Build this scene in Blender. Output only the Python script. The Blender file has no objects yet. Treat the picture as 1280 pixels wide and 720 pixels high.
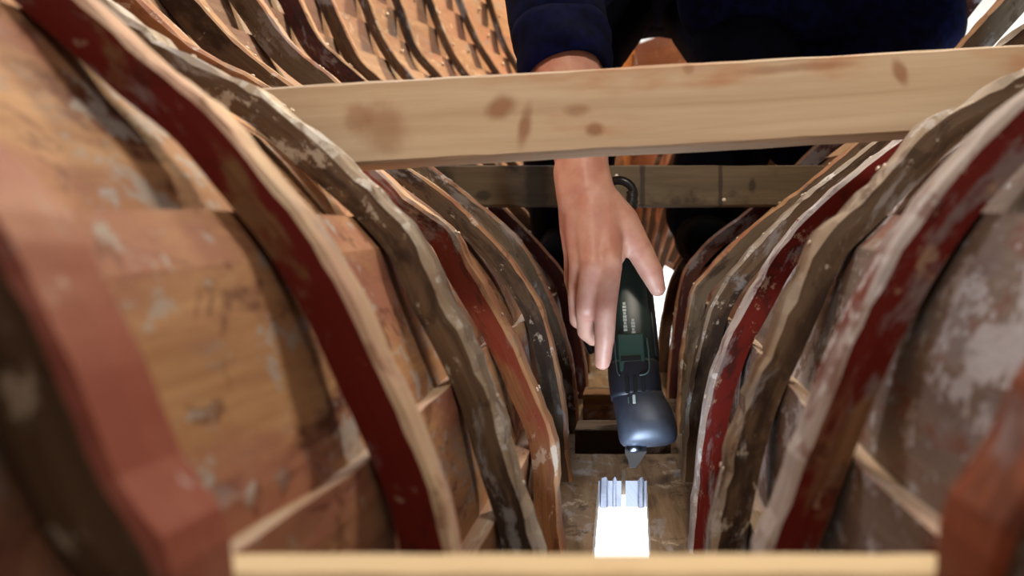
import bpy, bmesh, math, random
from mathutils import Vector, Matrix, noise as mnoise

random.seed(7)
scene = bpy.context.scene
COL = scene.collection
FPX, VX, VY, H = 1200.0, 784.0, 350.0, 0.21

# ------------------------------------------------------------------ camera
cam_d = bpy.data.cameras.new('camera')
cam = bpy.data.objects.new('camera', cam_d)
COL.objects.link(cam)
cam.location = (0, 0, H)
cam.rotation_euler = (math.pi / 2, 0, 0)
cam_d.sensor_width = 36.0
cam_d.lens = FPX / 1280.0 * 36.0
cam_d.shift_x = -(VX - 640.0) / 1280.0
cam_d.shift_y = -(360.0 - VY) / 1280.0
cam_d.clip_start = 0.02
cam_d.dof.use_dof = True
cam_d.dof.focus_distance = 0.98
cam_d.dof.aperture_fstop = 6.5
scene.camera = cam

# ------------------------------------------------------------------ light
scene.view_settings.view_transform = 'Standard'
scene.view_settings.look = 'None'
scene.view_settings.gamma = 1.0
scene.view_settings.exposure = 0.0
scene.view_settings.use_curve_mapping = False

world = bpy.data.worlds.new('workshop_daylight')
scene.world = world
world.use_nodes = True
wn = world.node_tree
wn.nodes.clear()
w_out = wn.nodes.new('ShaderNodeOutputWorld')
w_bg = wn.nodes.new('ShaderNodeBackground')
w_tc = wn.nodes.new('ShaderNodeTexCoord')
w_sep = wn.nodes.new('ShaderNodeSeparateXYZ')
w_ramp = wn.nodes.new('ShaderNodeValToRGB')
w_map = wn.nodes.new('ShaderNodeMapRange')
w_map.inputs['From Min'].default_value = -1
w_map.inputs['From Max'].default_value = 1
wn.links.new(w_tc.outputs['Generated'], w_sep.inputs[0])
wn.links.new(w_sep.outputs['Z'], w_map.inputs['Value'])
wn.links.new(w_map.outputs['Result'], w_ramp.inputs[0])
wn.links.new(w_ramp.outputs['Color'], w_bg.inputs['Color'])
wn.links.new(w_bg.outputs[0], w_out.inputs[0])
e = w_ramp.color_ramp.elements
e[0].position = 0.0
e[0].color = (1.0, 1.0, 1.0, 1)
e[1].position = 1.0
e[1].color = (0.085, 0.072, 0.06, 1)
for p, c in ((0.35, (0.85, 0.95, 1.0)), (0.55, (0.95, 0.92, 0.86)), (0.68, (0.11, 0.097, 0.083))):
    n = e.new(p)
    n.color = (c[0], c[1], c[2], 1)
# world light shaped brighter ahead and dimmer behind, keeping camera-facing sides dark
w_dir = wn.nodes.new('ShaderNodeMapRange')
w_dir.interpolation_type = 'SMOOTHSTEP'
w_dir.inputs['From Min'].default_value = -0.1
w_dir.inputs['From Max'].default_value = 0.6
w_dir.inputs['To Min'].default_value = 0.25
w_dir.inputs['To Max'].default_value = 2.4
wn.links.new(w_sep.outputs['Y'], w_dir.inputs['Value'])
wn.links.new(w_dir.outputs['Result'], w_bg.inputs['Strength'])


def area_light(name, loc, target, size, power, color):
    d = bpy.data.lights.new(name, 'AREA')
    d.shape = 'DISK'
    d.size = size
    d.energy = power
    d.color = color
    o = bpy.data.objects.new(name, d)
    COL.objects.link(o)
    o.location = loc
    v = Vector(target) - Vector(loc)
    o.rotation_euler = v.to_track_quat('-Z', 'Y').to_euler()
    return o


area_light('workshop_lamp_bow', (0.25, 3.2, 2.1), (-0.3, 2.2, 0.7), 0.25, 62, (1.0, 0.70, 0.38))
area_light('workshop_lamp_overhead', (0.55, 1.35, 1.8), (-0.15, 0.5, 0.2), 0.30, 23, (1.0, 0.86, 0.68))
area_light('window_daylight', (-0.6, 1.3, 1.9), (0.15, 0.6, 0.2), 0.4, 14, (0.88, 0.93, 1.0))
area_light('daylight_under_keel', (0.0, 0.55, -0.5), (0.0, 0.95, 0.1), 0.6, 40, (0.66, 0.82, 1.0))
area_light('workshop_lamp_behind', (0.1, -0.55, 1.5), (0.05, 0.8, 0.3), 0.5, 5, (1.0, 0.90, 0.76))
spot_d = bpy.data.lights.new('hand_fill_spot', 'SPOT')  # unseen spot added to brighten the hand and the pine beam
spot_d.energy = 52
spot_d.color = (1.0, 0.89, 0.75)
spot_d.spot_size = math.radians(34)
spot_d.spot_blend = 0.8
spot_d.shadow_soft_size = 0.08
spot = bpy.data.objects.new('hand_fill_spot', spot_d)
COL.objects.link(spot)
spot.location = (0.15, -0.45, 1.35)
spot.rotation_euler = (Vector((0.02, 0.85, 0.34)) - spot.location).to_track_quat('-Z', 'Y').to_euler()


# ------------------------------------------------------------------ node helpers
def lin(r, g, b):
    f = lambda c: (c / 255 / 12.92) if c / 255 <= 0.04045 else ((c / 255 + 0.055) / 1.055) ** 2.4
    return (f(r), f(g), f(b), 1.0)


class NT:
    def __init__(self, name):
        self.m = bpy.data.materials.new(name)
        self.m.use_nodes = True
        self.t = self.m.node_tree
        self.b = self.t.nodes['Principled BSDF']

    def new(self, typ, **kw):
        n = self.t.nodes.new(typ)
        for k, v in kw.items():
            setattr(n, k, v)
        return n

    def link(self, a, b):
        self.t.links.new(a, b)

    def coords(self, scale, off=0.0, uv=True):
        """uv coordinates scaled, shifted at random for every object"""
        tc = self.new('ShaderNodeTexCoord')
        oi = self.new('ShaderNodeObjectInfo')
        mul = self.new('ShaderNodeMath', operation='MULTIPLY')
        mul.inputs[1].default_value = 37.0
        self.link(oi.outputs['Random'], mul.inputs[0])
        comb = self.new('ShaderNodeCombineXYZ')
        for i in range(3):
            self.link(mul.outputs[0], comb.inputs[i])
        mp = self.new('ShaderNodeMapping')
        mp.inputs['Scale'].default_value = scale
        mp.inputs['Location'].default_value = (off, off * 1.7, off * 0.3)
        self.link(tc.outputs['UV' if uv else 'Object'], mp.inputs['Vector'])
        add = self.new('ShaderNodeVectorMath', operation='ADD')
        self.link(mp.outputs[0], add.inputs[0])
        self.link(comb.outputs[0], add.inputs[1])
        return add.outputs[0]

    def noise(self, vec, scale=1.0, detail=5.0, rough=0.6, dist=0.0):
        n = self.new('ShaderNodeTexNoise')
        n.inputs['Scale'].default_value = scale
        n.inputs['Detail'].default_value = detail
        n.inputs['Roughness'].default_value = rough
        n.inputs['Distortion'].default_value = dist
        self.link(vec, n.inputs['Vector'])
        return n.outputs['Fac']

    def ramp(self, fac, stops):
        r = self.new('ShaderNodeValToRGB')
        el = r.color_ramp.elements
        el[0].position, el[0].color = stops[0][0], stops[0][1]
        el[1].position, el[1].color = stops[-1][0], stops[-1][1]
        for p, c in stops[1:-1]:
            q = el.new(p)
            q.color = c
        self.link(fac, r.inputs[0])
        return r.outputs['Color']

    def step(self, fac, lo, hi):
        m = self.new('ShaderNodeMapRange')
        m.interpolation_type = 'SMOOTHSTEP'
        m.inputs['From Min'].default_value = lo
        m.inputs['From Max'].default_value = hi
        self.link(fac, m.inputs['Value'])
        return m.outputs['Result']

    def mix(self, fac, a, b):
        m = self.new('ShaderNodeMix', data_type='RGBA')
        if isinstance(fac, float):
            m.inputs['Factor'].default_value = fac
        else:
            self.link(fac, m.inputs['Factor'])
        for s, v in (('A', a), ('B', b)):
            i = [x for x in m.inputs if x.name == s and x.type == 'RGBA'][0]
            if isinstance(v, tuple):
                i.default_value = v
            else:
                self.link(v, i)
        return [x for x in m.outputs if x.type == 'RGBA'][0]

    def bump(self, h, strength=0.4, dist=0.002):
        b = self.new('ShaderNodeBump')
        b.inputs['Strength'].default_value = strength
        b.inputs['Distance'].default_value = dist
        self.link(h, b.inputs['Height'])
        self.link(b.outputs[0], self.b.inputs['Normal'])

    def done(self, color, rough=0.7, metal=0.0):
        if isinstance(color, tuple):
            self.b.inputs['Base Color'].default_value = color
        else:
            self.link(color, self.b.inputs['Base Color'])
        self.b.inputs['Roughness'].default_value = rough
        self.b.inputs['Metallic'].default_value = metal
        return self.m


def worn_wood(name, w1, w2, paint=None, cover=0.5, chip=None, chips=0.1, dark=None, stains=0.1,
              rough=0.7, grain=(6, 90, 1), paint_scale=14.0, soft=0.06):
    """bare wood grain, then a coat of old paint, then flakes and stains"""
    n = NT(name)
    g = n.noise(n.coords(grain), 1.0, 6, 0.65, 0.4)
    base = n.ramp(g, [(0.3, w2), (0.65, w1)])
    if paint is not None:
        pm = n.noise(n.coords((0.55, 1, 1), 3.1), paint_scale, 7, 0.62, 0.3)
        t = 1 - cover
        base = n.mix(n.step(pm, t * 0.5 + 0.25 - soft, t * 0.5 + 0.25 + soft), base, paint)
    if dark is not None:
        dm = n.noise(n.coords((0.5, 1, 1), 7.7), 11.0, 6, 0.6)
        base = n.mix(n.step(dm, 0.655 - stains * 0.5, 0.735 - stains * 0.5), base, dark)
    sp = n.noise(n.coords((0.8, 1, 1), 23.9), 30.0, 4, 0.65, 0.6)
    base = n.mix(n.step(sp, 0.565, 0.64), base, n.mix(0.6, base, w2 if dark is None else dark))
    sm = n.noise(n.coords((0.6, 1, 1), 31.7), 17.0, 6, 0.7, 0.4)
    if chip is not None:
        base = n.mix(n.step(sm, 0.545, 0.63), base, n.mix(0.55, base, lin(150, 148, 150)))
        cm = n.noise(n.coords((1, 1, 1), 11.3), 48.0, 5, 0.7)
        cb = n.noise(n.coords((1, 1, 1), 19.3), 9.0, 3, 0.5)
        ad = n.new('ShaderNodeMath', operation='ADD')
        n.link(cm, ad.inputs[0])
        hf = n.new('ShaderNodeMath', operation='MULTIPLY')
        n.link(cb, hf.inputs[0])
        hf.inputs[1].default_value = 0.5
        n.link(hf.outputs[0], ad.inputs[1])
        t = 0.895 - chips * 0.34
        base = n.mix(n.step(ad.outputs[0], t, t + 0.07), base, n.mix(0.85, base, chip))
    b = n.noise(n.coords((20, 60, 20), 5.0), 4.0, 6, 0.7)
    n.bump(b, 0.45, 0.0015)
    n.b.inputs['Specular IOR Level'].default_value = 0.3
    return n.done(base, rough)


M = {}
tan, tan2 = lin(196, 152, 106), lin(160, 112, 74)
M['panel_left'] = worn_wood('worn orange planking', lin(200, 156, 112), lin(172, 124, 86), lin(164, 108, 88), 0.46,
                            lin(178, 170, 164), 0.22, lin(100, 52, 36), 0.10, paint_scale=11, soft=0.12)
M['panel_right'] = worn_wood('worn grey planking', lin(150, 132, 118), lin(110, 92, 80), lin(128, 110, 102), 0.5,
                             lin(194, 192, 196), 0.38, lin(128, 66, 40), 0.16, paint_scale=12, soft=0.12)
M['panel_bow'] = worn_wood('pinkish bare planking', lin(188, 154, 128), lin(162, 126, 102), lin(178, 132, 114), 0.45,
                           lin(222, 196, 172), 0.06, paint_scale=6, soft=0.15)
M['red_face'] = worn_wood('dark red oxide paint', lin(150, 110, 78), lin(112, 76, 50), lin(104, 20, 8), 0.74,
                          lin(168, 140, 116), 0.06, lin(60, 16, 8), 0.16, rough=0.78, paint_scale=7, soft=0.025)
M['red_face_patchy'] = worn_wood('patchy dark red paint', lin(140, 104, 72), lin(104, 72, 46), lin(104, 20, 8), 0.63,
                                 lin(168, 146, 124), 0.10, lin(60, 16, 8), 0.14, rough=0.75, paint_scale=6, soft=0.02)
M['redbrown_face'] = worn_wood('faded red brown paint', lin(146, 96, 58), lin(100, 62, 36), lin(124, 50, 30), 0.58,
                               lin(168, 140, 120), 0.06, lin(70, 38, 22), 0.2, rough=0.62, paint_scale=10, soft=0.07)
M['brown_face'] = worn_wood('weathered brown oak', lin(104, 80, 58), lin(62, 44, 30), lin(84, 70, 56), 0.4,
                            lin(170, 158, 142), 0.10, lin(48, 32, 22), 0.24, rough=0.68, paint_scale=10, soft=0.1)
M['grey_face'] = worn_wood('weathered grey oak', lin(120, 104, 84), lin(84, 68, 52), lin(104, 92, 76), 0.45,
                           lin(168, 160, 150), 0.10, lin(58, 42, 30), 0.2, rough=0.68, paint_scale=10, soft=0.1)
M['maroon_face'] = worn_wood('dark maroon paint', lin(86, 48, 32), lin(58, 28, 20), lin(66, 20, 16), 0.7,
                             lin(120, 90, 74), 0.02, lin(34, 14, 10), 0.2, rough=0.6)
M['bow_face'] = worn_wood('oak with shade in colour', lin(92, 60, 28), lin(56, 34, 16), lin(70, 44, 20), 0.4,  # shade of the camera-facing rib sides put into a darker wood colour
                          lin(130, 96, 60), 0.02, lin(40, 24, 12), 0.2, rough=0.55)
M['pale_edge'] = worn_wood('cream worn edge', lin(222, 198, 166), lin(190, 158, 128), lin(204, 164, 142), 0.42,
                           lin(222, 214, 204), 0.14, lin(140, 96, 72), 0.05, rough=0.6, paint_scale=16, soft=0.1)
M['pink_edge'] = worn_wood('pink paint edge', lin(172, 118, 94), lin(146, 90, 72), lin(146, 76, 62), 0.6,
                           lin(196, 186, 182), 0.08, lin(134, 62, 40), 0.12, rough=0.55, paint_scale=9, soft=0.14)
M['rust_edge'] = worn_wood('rust paint edge', lin(152, 88, 54), lin(120, 62, 36), lin(140, 66, 38), 0.55,
                           lin(180, 170, 168), 0.10, lin(88, 44, 28), 0.12, rough=0.6, paint_scale=9, soft=0.12)
M['white_edge'] = worn_wood('greyish white flaking edge', lin(206, 196, 188), lin(160, 140, 126), lin(188, 182, 182), 0.45,
                            lin(226, 224, 226), 0.22, lin(120, 60, 44), 0.16, rough=0.6, paint_scale=14, soft=0.08)
M['grey_edge'] = worn_wood('grey flaking edge', lin(176, 158, 136), lin(132, 112, 92), lin(160, 148, 134), 0.4,
                           lin(206, 202, 196), 0.26, lin(92, 66, 46), 0.16, rough=0.62, paint_scale=18, soft=0.07)
M['tan_edge'] = worn_wood('tan worn edge', lin(186, 146, 108), lin(150, 106, 74), lin(166, 112, 84), 0.45,
                          lin(208, 196, 182), 0.12, lin(104, 68, 44), 0.12, rough=0.6, paint_scale=16, soft=0.08)
M['keel'] = worn_wood('dusty keel wood', lin(136, 112, 88), lin(92, 72, 52), lin(116, 96, 76), 0.4,
                      lin(168, 150, 128), 0.08, lin(54, 38, 26), 0.2, rough=0.8)
M['keel_brown'] = worn_wood('brown floor timber', lin(142, 98, 58), lin(98, 62, 34), lin(112, 76, 46), 0.35,
                            lin(150, 122, 92), 0.04, lin(56, 36, 22), 0.2, rough=0.8)
M['fresh_pine'] = worn_wood('fresh pale pine', lin(244, 218, 172), lin(228, 196, 148), None, 0, None, 0, None, 0, rough=0.6,
                            grain=(2, 46, 1))
M['far_post'] = worn_wood('orange lit frame', lin(170, 112, 62), lin(128, 80, 40), None, 0, rough=0.6)


def pine_with_knots():
    n = NT('sawn pine with knots')
    uvc = n.new('ShaderNodeTexCoord')
    g = n.noise(n.coords((3, 70, 1)), 1.0, 5, 0.6, 0.5)
    col = n.ramp(g, [(0.3, lin(184, 158, 128)), (0.68, lin(208, 187, 158))])
    big = n.noise(n.coords((3, 9, 1), 2.0), 2.0, 4, 0.55)
    col = n.mix(n.step(big, 0.54, 0.74), col, lin(186, 134, 96))
    wob = n.noise(n.coords((40, 40, 1), 4.0), 1.0, 4, 0.6)
    # knots and tool scuffs: (along the beam from its left end, up the face, half length, half height, tilt)
    spots = ((0.095, 0.026, 0.020, 0.022, 0.5), (0.075, 0.034, 0.012, 0.012, -0.3), (0.180, 0.036, 0.013, 0.010, 0.4),
             (0.196, 0.020, 0.006, 0.018, -0.25), (0.247, 0.015, 0.008, 0.006, 0.2), (0.318, 0.056, 0.005, 0.005, 0),
             (0.472, 0.044, 0.006, 0.011, 0.35), (0.235, 0.030, 0.012, 0.006, 0.0), (0.395, 0.052, 0.050, 0.004, 0.02))
    for k, (u, v, a, b, r) in enumerate(spots):
        mp = n.new('ShaderNodeMapping')
        mp.vector_type = 'TEXTURE'
        mp.inputs['Location'].default_value = (u, v, 0)
        mp.inputs['Rotation'].default_value = (0, 0, r)
        mp.inputs['Scale'].default_value = (a, b, 1)
        n.link(uvc.outputs['UV'], mp.inputs['Vector'])
        ln = n.new('ShaderNodeVectorMath', operation='LENGTH')
        n.link(mp.outputs[0], ln.inputs[0])
        ad = n.new('ShaderNodeMath', operation='ADD')
        n.link(ln.outputs['Value'], ad.inputs[0])
        n.link(wob, ad.inputs[1])
        m = n.step(ad.outputs[0], 1.7, 0.85)
        mu = n.new('ShaderNodeMath', operation='MULTIPLY')
        n.link(m, mu.inputs[0])
        mu.inputs[1].default_value = 0.75 if k in (4, 6, 2, 3) else 0.5
        col = n.mix(mu.outputs[0], col, lin(140, 88, 52))
    n.bump(n.noise(n.coords((10, 120, 1), 5.0), 1.0, 5, 0.7), 0.25, 0.001)
    return n.done(col, 0.6)


M['pine'] = pine_with_knots()


def stained_board():
    n = NT('olive stained board')
    uvc = n.new('ShaderNodeTexCoord')
    g = n.noise(n.coords((5, 60, 1)), 1.0, 6, 0.65, 0.4)
    col = n.ramp(g, [(0.3, lin(86, 72, 50)), (0.68, lin(114, 98, 72))])
    col = n.mix(n.step(n.noise(n.coords((1, 1, 1), 3.0), 13.0, 5, 0.6), 0.52, 0.68), col, lin(60, 48, 32))
    wob = n.noise(n.coords((60, 60, 1), 4.0), 1.0, 4, 0.6)
    # dark upright bands across the face, and a knot
    for u, v, a, b in ((0.404, 0.028, 0.0035, 0.2), (0.296, 0.028, 0.004, 0.2), (0.150, 0.028, 0.020, 0.2), (0.020, 0.02, 0.018, 0.05),
                       (0.448, 0.028, 0.006, 0.012), (0.075, 0.014, 0.012, 0.008)):
        mp = n.new('ShaderNodeMapping')
        mp.vector_type = 'TEXTURE'
        mp.inputs['Location'].default_value = (u, v, 0)
        mp.inputs['Scale'].default_value = (a, b, 1)
        n.link(uvc.outputs['UV'], mp.inputs['Vector'])
        ln = n.new('ShaderNodeVectorMath', operation='LENGTH')
        n.link(mp.outputs[0], ln.inputs[0])
        ad = n.new('ShaderNodeMath', operation='ADD')
        n.link(ln.outputs['Value'], ad.inputs[0])
        n.link(wob, ad.inputs[1])
        mu = n.new('ShaderNodeMath', operation='MULTIPLY')
        n.link(n.step(ad.outputs[0], 1.7, 1.0), mu.inputs[0])
        mu.inputs[1].default_value = 0.75
        col = n.mix(mu.outputs[0], col, lin(40, 30, 20))
    n.bump(n.noise(n.coords((12, 110, 1), 5.0), 1.0, 5, 0.7), 0.3, 0.001)
    return n.done(col, 0.75)


M['beam_dark'] = stained_board()


def simple(name, c, rough=0.6, metal=0.0, var=None, scale=30.0):
    n = NT(name)
    if var is not None:
        f = n.noise(n.coords((1, 1, 1), 0, uv=False), scale, 4, 0.6)
        c = n.mix(n.step(f, 0.35, 0.65), c, var)
        n.bump(f, 0.15, 0.001)
    if rough >= 0.85:
        n.b.inputs['Specular IOR Level'].default_value = 0.08
    return n.done(c, rough, metal)


def skin_mat():
    n = NT('skin')
    c = n.coords((1, 1, 1), 0, uv=False)
    f = n.noise(c, 40.0, 4, 0.6)
    col = n.mix(n.step(f, 0.35, 0.7), lin(208, 158, 136), lin(196, 136, 118))
    f2 = n.noise(c, 13.0, 3, 0.5)
    col = n.mix(n.step(f2, 0.55, 0.75), col, lin(190, 122, 102))
    n.bump(n.noise(c, 420.0, 3, 0.6), 0.12, 0.0006)
    n.b.inputs['Subsurface Weight'].default_value = 0.12
    n.b.inputs['Subsurface Radius'].default_value = (0.006, 0.002, 0.001)
    return n.done(col, 0.48)


M['skin'] = skin_mat()
M['nail_plate'] = simple('fingernail', lin(216, 170, 152), 0.3)
M['navy_knit'] = simple('navy knit', lin(8, 11, 46), 0.95, 0, lin(4, 5, 24), 60)
M['navy_cloth'] = simple('dark navy cloth', lin(6, 7, 24), 0.9, 0, lin(3, 3, 12), 25)
M['boot'] = simple('black boot leather', lin(12, 11, 11), 0.9)
M['hair'] = simple('brown hair', lin(60, 42, 28), 0.6)
M['tool_green'] = simple('dark green tool casing', lin(24, 46, 40), 0.38, 0, lin(16, 34, 32), 18)
M['tool_switch'] = simple('green switch cover', lin(44, 72, 62), 0.42)
M['rubber'] = simple('black rubber', lin(20, 21, 22), 0.5)
M['tool_grey'] = simple('dull grey gear head', lin(74, 80, 92), 0.42, 0.3, lin(54, 58, 70), 22)
M['tool_dark'] = simple('dark plastic collar', lin(28, 31, 40), 0.45)
M['tool_trim'] = simple('pale green trim', lin(70, 88, 82), 0.5)
M['print'] = simple('pale grey print', lin(176, 186, 180), 0.5)
M['steel'] = simple('brushed steel', lin(120, 126, 138), 0.28, 1.0)
M['cable'] = simple('black cable', lin(16, 16, 18), 0.4)
M['rivet'] = simple('bright nail head', lin(226, 212, 196), 0.35, 0.3)
M['eye'] = simple('eye', lin(230, 228, 222), 0.2)
M['lip'] = simple('lip', lin(176, 104, 92), 0.5)


# ------------------------------------------------------------------ mesh helpers
def P(px, py, y):
    """the point at depth y that projects onto pixel px, py (both measured from the camera's own position)"""
    return Vector(((px - VX) * y / FPX, y, H + (VY - py) * y / FPX))


def tag(o, label=None, cat=None, group=None, kind=None):
    for k, v in (('label', label), ('category', cat), ('group', group), ('kind', kind)):
        if v:
            o[k] = v
    return o


def build(name, verts, faces, mats, fm=None, uvs=None, parent=None, origin=None, smooth=False):
    """one mesh object; uvs: per-vertex (u, v)"""
    if origin is None:
        if parent is not None:
            origin = Vector(parent.matrix_world.translation) if parent.name not in ORI else ORI[parent.name]
        else:
            lo = [min(v[i] for v in verts) for i in range(3)]
            hi = [max(v[i] for v in verts) for i in range(3)]
            origin = Vector(((lo[0] + hi[0]) / 2, (lo[1] + hi[1]) / 2, lo[2]))
    origin = Vector(origin)
    me = bpy.data.meshes.new(name)
    me.from_pydata([tuple(Vector(v) - origin) for v in verts], [], faces)
    for m in mats:
        me.materials.append(m)
    if fm:
        me.polygons.foreach_set('material_index', fm)
    if uvs:
        l = me.uv_layers.new(name='UVMap')
        for lp in me.loops:
            l.data[lp.index].uv = uvs[lp.vertex_index]
    if smooth:
        me.polygons.foreach_set('use_smooth', [True] * len(me.polygons))
    me.update()
    o = bpy.data.objects.new(name, me)
    COL.objects.link(o)
    if parent is not None:
        o.parent = parent
        o.location = origin - ORI[parent.name]
    else:
        o.location = origin
    ORI[o.name] = origin
    return o


ORI = {}


def empty(name, loc):
    o = bpy.data.objects.new(name, None)
    o.empty_display_size = 0.05
    o.location = loc
    COL.objects.link(o)
    ORI[o.name] = Vector(loc)
    return o


def fix_normals(o):
    bm = bmesh.new()
    bm.from_mesh(o.data)
    bmesh.ops.recalc_face_normals(bm, faces=bm.faces)
    bm.to_mesh(o.data)
    bm.free()


def bevel(o, w=0.002, seg=2):
    m = o.modifiers.new('bevel', 'BEVEL')
    m.width = w
    m.segments = seg
    m.limit_method = 'ANGLE'
    return o


def catmull(pts, n):
    """n points evenly spaced along a smooth curve through pts"""
    pts = [Vector(p) for p in pts]
    out = []
    ext = [pts[0] * 2 - pts[1]] + pts + [pts[-1] * 2 - pts[-2]]
    for i in range(1, len(ext) - 2):
        p0, p1, p2, p3 = ext[i - 1:i + 3]
        for k in range(12):
            t = k / 12
            out.append(0.5 * ((2 * p1) + (p2 - p0) * t + (2 * p0 - 5 * p1 + 4 * p2 - p3) * t * t
                              + (3 * p1 - p0 - 3 * p2 + p3) * t ** 3))
    out.append(pts[-1])
    L = [0.0]
    for a, b in zip(out, out[1:]):
        L.append(L[-1] + (b - a).length)
    res, j = [], 0
    for k in range(n):
        s = L[-1] * k / (n - 1)
        while j < len(L) - 2 and L[j + 1] < s:
            j += 1
        d = L[j + 1] - L[j]
        t = 0 if d < 1e-9 else (s - L[j]) / d
        res.append(out[j].lerp(out[j + 1], min(1, max(0, t))))
    return res


# ------------------------------------------------------------------ shape of the hull
def keel_z(y):
    return max(-0.06, -0.03 + 0.10 * (y - 0.8))


SPACE, FIRST = 0.2, 0.23
# the inner corner of each left-hand rib (seen from the keel), as sight lines from the camera onto the rib's own plane
LEFT_PX = [
    [(-330, -40), (-170, 100), (-70, 200), (0, 290), (37, 362), (79, 447), (124, 562), (187, 690), (212, 760)],
    [(60, -40), (109, 0), (150, 41), (225, 101), (281, 150), (319, 199), (345, 235), (390, 287), (424, 344), (450, 396), (475, 450),
     (505, 514), (527, 566), (550, 630), (561, 690), (570, 760)],
    [(130, 0), (240, 71), (330, 116), (405, 180), (460, 231), (512, 278), (533, 329), (565, 389), (597, 450), (614, 490), (625, 540),
     (644, 585), (670, 682), (680, 740)],
    [(183, 5), (225, 45), (282, 78), (339, 108), (465, 205), (490, 225), (524, 258), (565, 288), (587, 332), (610, 370), (640, 422),
     (662, 472), (685, 525), (696, 562), (700, 650), (703, 690)],
    [(249, 0), (289, 45), (315, 68), (369, 108), (520, 214), (560, 243), (602, 284), (640, 325), (670, 370), (685, 407), (698, 464),
     (707, 510), (711, 585), (712, 600)],
    [(325, 0), (358, 47), (393, 78), (430, 107), (520, 190), (575, 236), (607, 260), (632, 282), (662, 317), (692, 377), (711, 430),
     (720, 479), (725, 540)],
    [(377, 0), (400, 47), (450, 92), (540, 175), (600, 230), (640, 268), (665, 293), (690, 322), (711, 351), (722, 400), (733, 452),
     (738, 500)],
    [(416, 0), (448, 67), (479, 99), (620, 225), (680, 290), (722, 351), (736, 420), (742, 480)],
    [(462, 0), (481, 47), (517, 95), (640, 225), (695, 290), (732, 351), (745, 420), (748, 470)],
    [(502, 0), (521, 55), (554, 95), (665, 225), (708, 290), (741, 351), (752, 420), (754, 455)],
    [(542, 0), (562, 51), (588, 93), (690, 225), (725, 290), (750, 351), (758, 420), (760, 440)],
    [(579, 0), (599, 47), (625, 89), (712, 225), (740, 290), (758, 351), (764, 425)],
    [(616, 0), (633, 51), (653, 87), (732, 225), (754, 290), (765, 351), (769, 410)],
    [(651, 0), (665, 40), (682, 85), (750, 225), (766, 290), (772, 351), (774, 395)],
    [(682, 0), (696, 40), (710, 85), (765, 225), (775, 290), (778, 340), (779, 380)],
]
RIGHT_PX = [
    [(1900, -40), (1740, 100), (1640, 200), (1520, 290), (1470, 362), (1380, 447), (1318, 562), (1262, 690), (1240, 760)],
    [(1400, 20), (1280, 122), (1212, 187), (1179, 225), (1134, 287), (1100, 344), (1070, 400), (1044, 460), (1020, 520), (1000, 574),
     (975, 640), (957, 690), (945, 760)],
    [(1410, 0), (1280, 85), (1166, 150), (1090, 231), (1037, 275), (1018, 305), (992, 362), (962, 430), (940, 475), (922, 530),
     (905, 600), (888, 690), (880, 740)],
    [(1390, 0), (1240, 92), (1130, 168), (1062, 220), (1021, 257), (976, 302), (942, 362), (912, 415), (888, 482), (873, 562),
     (866, 640), (864, 690)],
    [(1320, 0), (1190, 98), (1062, 200), (1010, 240), (962, 287), (917, 336), (893, 372), (878, 415), (864, 475), (857, 525), (852, 600)],
    [(1250, 0), (1150, 107), (1035, 207), (957, 268), (930, 291), (878, 344), (863, 370), (850, 452), (843, 540)],
    [(1195, 0), (1120, 92), (1010, 190), (940, 258), (895, 292), (865, 322), (850, 351), (842, 400), (836, 452), (832, 500)],
] + [None] * 8
RIGHT_PX[7] = [(1158, 0), (1126, 67), (1095, 99), (954, 225), (894, 285), (858, 318), (840, 342), (830, 380), (823, 420), (818, 470)]
for i in range(8, 15):
    RIGHT_PX[i] = [(2 * VX - a + 6, b) for a, b in LEFT_PX[i]]

STATIONS = [FIRST + SPACE * i for i in range(15)]


def rib_depth(z, y):
    """moulded depth of a rib: deeper above the turn of the hull"""
    t = min(1, max(0, (z - 0.36) / 0.14))
    far = min(1, max(0, (y - 1.35) / 0.5))
    return 0.022 + 0.011 * t * t * (3 - 2 * t) * (1 - far) - 0.002 * far


SHEER = lambda y: 0.80 + 0.10 * y


def station_curve(pix, y):
    """(x, z) from the keel up to the sheer"""
    pts = [P(a, b, y) for a, b in pix]
    pts = [Vector((p.x, p.z)) for p in pts][::-1]
    zk = keel_z(y)
    pts = [p for p in pts if p.y > zk + 0.012]
    sgn = -1 if pts[0].x < 0 else 1
    pts = [Vector((pts[0].x * 0.94, zk))] + pts
    # carry on above the picture, turning upright
    d = (pts[-1] - pts[-3]).normalized()
    while pts[-1].y < SHEER(y):
        ang = math.atan2(d.y, d.x * sgn)
        ang = min(math.radians(86), ang + math.radians(7))
        d = Vector((math.cos(ang) * sgn, math.sin(ang)))
        pts.append(pts[-1] + d * 0.055)
    return catmull(pts, 90)


def offset_curve(c, d, y):
    """the curve moved outboard by d"""
    out = []
    for i, p in enumerate(c):
        t = (c[min(i + 2, len(c) - 1)] - c[max(i - 2, 0)]).normalized()
        n = Vector((-t.y, t.x))
        if n.x * p.x < 0:
            n = -n
        out.append(p + n * (rib_depth(p.y, y) + d))
    return out


SIDE = {}
for side, px in (('left', LEFT_PX), ('right', RIGHT_PX)):
    SIDE[side] = [station_curve(px[i], STATIONS[i]) for i in range(15)]


def x_at(curve, z):
    if z <= curve[0].y:
        return curve[0].x
    for a, b in zip(curve, curve[1:]):
        if a.y <= z <= b.y:
            t = (z - a.y) / max(1e-6, b.y - a.y)
            return a.x + (b.x - a.x) * t
    return curve[-1].x


# ------------------------------------------------------------------ planking
LAPS = [-0.075, 0.030, 0.121, 0.232, 0.325, 0.40, 0.47, 0.54, 0.61, 0.68, 0.755, 0.83, 0.91]
TH = 0.017


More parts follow.
